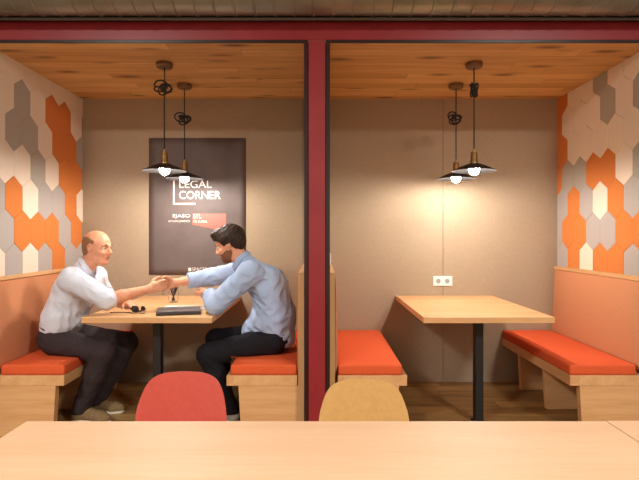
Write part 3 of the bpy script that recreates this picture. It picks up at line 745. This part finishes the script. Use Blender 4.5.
def person(name_label, loc, J, look, shirt_mat, trouser_mat, shoe_mat, hairfn, hair_mat, brow_mat, beard, tucked, cuffs, collar_open, seed):
    t = thing('person', loc, name_label, 'person')
    y0 = J['pelvis'][1]
    # --- body
    s = Sdf()
    s.cone(J['pelvis'], J['waist'], .098, .098, .04, 1.45); s.cone(J['waist'], J['chest'], .098, .108, .04, 1.45)
    s.cone(J['chest'], J['neck'], .085, .055, .05)
    for sd in ('n', 'f'):
        s.cone(J['chest'], J['sh_'+sd], .07, .055, .05)
        s.chain([J['sh_'+sd], J['el_'+sd]], [.050, .039], .02)
        a, b = np.array(J['el_'+sd]), np.array(J['wr_'+sd])
        s.chain([a, a*.65+b*.35, b], [.039, .041, .027], .015)
        s.chain([J['hip_'+sd], J['kn_'+sd]], [.072, .052], .03)
        a, b = np.array(J['kn_'+sd]), np.array(J['an_'+sd])
        s.chain([a, a*.65+b*.35, b], [.052, .050, .034], .02)
        tp = np.array(J['toe_'+sd]); f = vn((tp-b)*np.array((1, 1, 0)))
        s.cone(b+np.array((0, 0, -.05)), tp-f*.05+np.array((0, 0, .038)), .028, .022, .03)
        s.cone(b, b+np.array((0, 0, -.05)), .033, .03, .02)
    R = head_frame(look); T = add_head(s, J['head'], R)
    s.cone(J['neck'], T(-.018, 0, -.055), .056, .054, .03)
    for sd in ('n', 'f'): add_hand(s, J['wr_'+sd], *J['hand_'+sd])
    sdf_obj('body', s, M['skin'], t, .0045)
    # --- shirt
    s = Sdf()
    s.cone(J['pelvis'], J['waist'], .119 if not tucked else .108, .126, .04, 1.4); s.cone(J['waist'], J['chest'], .126, .138, .04, 1.4)
    nk = np.array(J['neck']); ch = np.array(J['chest'])
    s.cone(J['chest'], nk, .105, .066, .05)
    if 'lap' in J: s.cone(J['lap'][0], J['lap'][1], .10, .075, .06, 1.5)
    for sd in ('n', 'f'):
        s.cone(J['chest'], J['sh_'+sd], .09, .078, .05)
        c_ = cuffs[sd]; a, b, w_ = (np.array(J[k+sd]) for k in ('sh_', 'el_', 'wr_'))
        s.cone(a, b, .078, .065, .03)
        e_ = b+(w_-b)*c_; s.cone(b, e_, .063, .055, .02)
    up_t = vn(np.array(J['waist'])-np.array(J['pelvis']))
    s.post.append(wrinkle(J.get('wr', .0075), seed, .72))
    hem = np.array(J['hem']); hn = np.array(J['hem_n'])
    def cut(P, d, hem=hem, hn=vn(hn), J=J):
        # hem limits the torso only, not the sleeves
        q = (P-hem)@hn
        near = np.minimum(np.linalg.norm((P-np.array(J['waist']))*np.array((1, .6, .3)), axis=1), 9) < .30
        return np.where(near | (q > .06), np.maximum(d, q), d) if False else np.maximum(d, np.where(P[:, 2] < J['hem_zmax'], q, -1))
    s.post.append(cut)
    for sd in ('n', 'f'):
        b, w_ = np.array(J['el_'+sd]), np.array(J['wr_'+sd]); e_ = b+(w_-b)*cuffs[sd]; dr = vn(w_-b)
        def cuffcut(P, d, e_=e_, dr=dr):
            q = (P-e_)@dr; rr = np.linalg.norm(P-e_, axis=1)
            return np.where(rr < .09, np.maximum(d, q), d)
        s.post.append(cuffcut)
    shirt = sdf_obj('shirt', s, shirt_mat, t, .005)
    # collar round the neck
    ax = vn(np.array(T(-.018, 0, -.055))-nk); fx = vn(R[:, 0]-ax*(R[:, 0]@ax)); fy = np.cross(ax, fx)
    mbs = MB(); cen = nk+ax*.012
    n_ = 28; vs = []; fs = []
    for i in range(n_+1):
        a = math.radians(22)+(2*PI-math.radians(44))*i/n_
        fr = abs(math.cos(a/2)); drop = (.028 if math.cos(a) > 0 else 0)*max(0, math.cos(a))
        for (r_, hgt) in ((.060, .0), (.0605, .036), (.066, .040), (.078, .012-.012*max(0, math.cos(a))), (.074, .006-.01*max(0, math.cos(a)))):
            p = cen+(fx*math.cos(a)+fy*math.sin(a))*r_+ax*(hgt-drop)+fx*(.02*max(0, math.cos(a)))
            vs.append(tuple(p))
    for i in range(n_):
        for k in range(5): k2 = (k+1) % 5; fs.append((i*5+k, (i+1)*5+k, (i+1)*5+k2, i*5+k2))
    mbs.add(vs, fs); obj('collar', mbs, shirt_mat, t, True)
    for sd in ('n', 'f'):      # rolled cuff
        b, w_ = np.array(J['el_'+sd]), np.array(J['wr_'+sd]); e_ = b+(w_-b)*cuffs[sd]; dr = vn(w_-b)
        mbs = MB().tube([tuple(e_-dr*.030), tuple(e_-dr*.024), tuple(e_+dr*.004), tuple(e_+dr*.008)], [.057, .060, .058, .050], 20)
        obj('cuff', mbs, shirt_mat, t, True)
    # --- trousers
    s = Sdf()
    pv = np.array(J['pelvis']); wa = np.array(J['waist'])
    s.cone(pv, pv+(wa-pv)*.45, .112, .110, .03, 1.42)
    for sd in ('n', 'f'):
        s.chain([J['hip_'+sd], J['kn_'+sd]], [.097, .074], .035)
        a, b = np.array(J['kn_'+sd]), np.array(J['an_'+sd]); b = b+np.array((0, 0, -.02))
        s.chain([a, a*.6+b*.4, b], [.072, .069, .056], .025)
    s.post.append(wrinkle(.0045, seed+5, .7))
    s.post.append(lambda P, d: np.maximum(d, .065-P[:, 2]))
    s.post.append(lambda P, d: np.where(P[:, 2] > .44, d, d))
    wl = pv+(wa-pv)*.55; s.post.append(lambda P, d: np.where((P[:, 2] > .645) & (np.abs(P[:, 0]-pv[0]) < .2), np.maximum(d, (P-wl)@up_t), d))
    zc = J['seat_z']; sx = J['seat_x']; fs_ = J['fs']
    s.post.append(lambda P, d: np.where(((P[:, 0]-sx)*fs_ < 0) & (P[:, 2] > .36), np.maximum(d, zc-P[:, 2]), d))
    tr = sdf_obj('trousers', s, trouser_mat, t, .0055)
    if tucked:
        pts = []
        lx = vn(np.array((1, 0, 0))-up_t*up_t[0]); ly = np.array((0, 1., 0)); c_ = pv+(wa-pv)*.47
        for i in range(33):
            a = 2*PI*i/32; pts.append(tuple(c_+lx*.114*math.cos(a)+ly*.160*math.sin(a)))
        obj('belt', MB().tube(pts, .012, 8, cap=False), M['black'], t, True)
    shoe(t, J['an_n'], J['toe_n'], shoe_mat); shoe(t, J['an_f'], J['toe_f'], shoe_mat)
    # --- hair
    o = np.array(J['head'])
    hs = hairfn(o, R, T); sdf_obj('hair', hs, hair_mat, t, .004)
    if beard:
        s = Sdf(); s.ell(T(.028, 0, -.040), (.065, .061, .077), .02, R); s.ell(T(.062, 0, -.086), (.030, .030, .023), .02, R)
        for sd in (-1, 1): s.cone(T(-.01, sd*.055, -.045), T(.045, sd*.03, -.085), .018, .018, .025)
        def bc(P, d):
            q = (P-o)@R; lim = -.030-.25*(q[:, 0]-.03)+.0*q[:, 1]; lim = np.where(q[:, 0] > .06, -.038, lim)
            d = np.maximum(d, q[:, 2]-lim); d = np.maximum(d, -.012-q[:, 0]); 
            mouth = .014-np.sqrt(((q[:, 0]-.092)*.4)**2+(q[:, 1]*.62)**2+((q[:, 2]+.053)*1.6)**2); return np.maximum(d, mouth)
        s.post.append(bc); s.post.append(wrinkle(.0015, 3, 3)); sdf_obj('beard', s, M['beard'], t, .004)
    eyes_and_brows(t, T, R, brow_mat)
    return t

def bald_hair(o, R, T):
    s = Sdf(); s.ell(T(-.012, 0, .036), (.1022, .0792, .0898), .02, R); s.ell(T(-.04, 0, -.02), (.066, .058, .06), .03, R)
    def f(P, d):
        q = (P-o)@R
        d = np.maximum(d, q[:, 2]-(.078-.45*np.maximum(0, q[:, 0]+.03))); d = np.maximum(d, q[:, 0]-.016-.25*(q[:, 2]-.03)); d = np.maximum(d, -.062-q[:, 2]-.9*np.minimum(0, -.028-q[:, 0])*1.)
        ear = .030-np.sqrt((q[:, 0]+.004)**2+((q[:, 2]-.0)*.85)**2); return np.maximum(d, ear)
    s.post.append(f); return s
def full_hair(o, R, T):
    s = Sdf(); s.ell(T(-.014, 0, .046), (.114, .089, .098), .02, R); s.ell(T(-.052, 0, .0), (.062, .068, .07), .03, R); s.ell(T(.055, .01, .105), (.046, .058, .026), .03, R)
    s.post.append(wrinkle(.0045, 11, 1.8))
    def f(P, d):
        q = (P-o)@R
        low = np.where(q[:, 0] > .035, .066, np.where(q[:, 0] > -.02, .0+.0*q[:, 0], -.055))
        low = np.interp(q[:, 0], [-.12, -.03, -.018, .03, .05, .075, .12], [-.075, -.066, .004, .0, .04, .060, .066])
        d = np.maximum(d, low-q[:, 2]); return d
    s.post.append(f); return s

HS = np.array((-1.105, 3.705, .918))
u = vn((.168, .13, .03)); nn = np.array((-u[1], u[0], 0)); up = np.array((0, 0, 1.))
wrL = HS-u*.098-nn*.016; wrR = HS+u*.098+nn*.016
JL = dict(wr=.0058, pelvis=(-1.838, 3.70, .565), waist=(-1.785, 3.70, .70), chest=(-1.705, 3.70, .885), neck=(-1.640, 3.70, 1.045), head=(-1.553, 3.70, 1.178),
          sh_n=(-1.655, 3.535, .975), el_n=(-1.405, 3.50, .845), wr_n=tuple(wrL), sh_f=(-1.645, 3.875, .965), el_f=(-1.60, 3.97, .80), wr_f=(-1.40, 3.84, .787),
          hip_n=(-1.80, 3.61, .552), kn_n=(-1.465, 3.585, .478), an_n=(-1.632, 3.61, .10), toe_n=(-1.415, 3.585, 0),
          hip_f=(-1.80, 3.79, .552), kn_f=(-1.40, 3.84, .495), an_f=(-1.60, 3.79, .10), toe_f=(-1.40, 3.80, 0),
          hand_n=(u, nn, up, (.16, .45, .35)), hand_f=((.7, -.7, -.1), (0, 0, -1), (-.5, -.7, 0), (.3, .4, .3)),
          hem=(-1.80, 3.70, .595), hem_n=(-.25, 0, -1), hem_zmax=.76, seat_z=.464, seat_x=-1.60, fs=1)
person('bald man in pale shirt and dark trousers sitting on the left bench, shaking hands', (-1.838, 3.70, .459), JL, (1, -.24, -.10), M['shirt_l'], M['trouser'], M['shoe'],
       bald_hair, M['hair_short'], M['hair_short'], False, True, {'n': .16, 'f': .16}, True, 3)
JR = dict(pelvis=(-.295, 3.72, .565), waist=(-.305, 3.72, .71), chest=(-.362, 3.72, .915), neck=(-.535, 3.72, 1.085), head=(-.632, 3.72, 1.205),
          sh_n=(-.470, 3.545, 1.015), el_n=(-.690, 3.50, .812), wr_n=(-.785, 3.735, .865), sh_f=(-.520, 3.885, 1.02), el_f=(-.800, 3.90, .962), wr_f=tuple(wrR),
          hip_n=(-.33, 3.63, .552), kn_n=(-.755, 3.575, .465), an_n=(-.605, 3.60, .10), toe_n=(-.815, 3.58, 0),
          hip_f=(-.33, 3.81, .552), kn_f=(-.755, 3.86, .515), an_f=(-.690, 3.84, .10), toe_f=(-.90, 3.85, 0),
          hand_n=((-.45, .8, .12), (-.3, -.2, -1), (-.8, -.4, .3), (.35, .5, .4)), hand_f=(-u, -nn, up, (.16, .45, .35)),
          lap=((-.40, 3.72, .67), (-.475, 3.72, .605)), hem=(-.32, 3.72, .515), hem_n=(-.16, 0, -1), hem_zmax=.76, seat_z=.464, seat_x=-.60, fs=-1)
person('dark-haired bearded man in light blue shirt leaning in to shake hands', (-.295, 3.72, .459), JR, (-1, .06, -.42), M['shirt_r'], M['trouser_b'], M['shoe_g'],
       full_hair, M['hair_dark'], M['hair_dark'], True, False, {'n': .70, 'f': .62}, True, 8)

# ------------------------------------------------------------------ lights of the hall, added rear fill, and camera
def area(name, loc, size, power, col=(1., .95, .88), size_y=None, rot=(0, 0, 0)):
    l = bpy.data.lights.new(name, 'AREA'); l.energy = power; l.color = col; l.shape = 'RECTANGLE'; l.size = size; l.size_y = size_y or size
    o = bpy.data.objects.new(name, l); COL.objects.link(o); o.location = loc; o.rotation_euler = rot; return o
area('hall_lamp', (-1.25, .5, 2.65), .4, 10, size_y=.4)
area('hall_lamp', (1.25, .5, 2.65), .4, 8, size_y=.4)
area('hall_lamp', (-2.4, -.8, 3.28), .6, 150, size_y=.6)
area('hall_lamp', (2.4, -.8, 3.28), .6, 150, size_y=.6)
area('rear_fill', (0, -2.58, 1.7), 4.4, 7, (1., .93, .85), 1.7, (PI/2, 0, 0))  # soft fill added at the windowless rear wall to brighten the booth fronts
w = bpy.data.worlds.new('World'); S.world = w; w.use_nodes = True
w.node_tree.nodes['Background'].inputs[0].default_value = (1, .9, .8, 1); w.node_tree.nodes['Background'].inputs[1].default_value = .1

cam = bpy.data.cameras.new('Camera'); co = bpy.data.objects.new('Camera', cam); COL.objects.link(co)
cam.sensor_width = 36; cam.lens = 36*F/639; co.location = (0, 0, EYE); co.rotation_euler = (PI/2, 0, 0)
cam.shift_x = -(320-319.5)/639; cam.shift_y = -(240-236)/639; cam.clip_start = .05
S.camera = co
S.view_settings.view_transform = 'Standard'; S.view_settings.look = 'None'; S.view_settings.gamma = 1; S.view_settings.exposure = 0.5
S.view_settings.use_curve_mapping = False
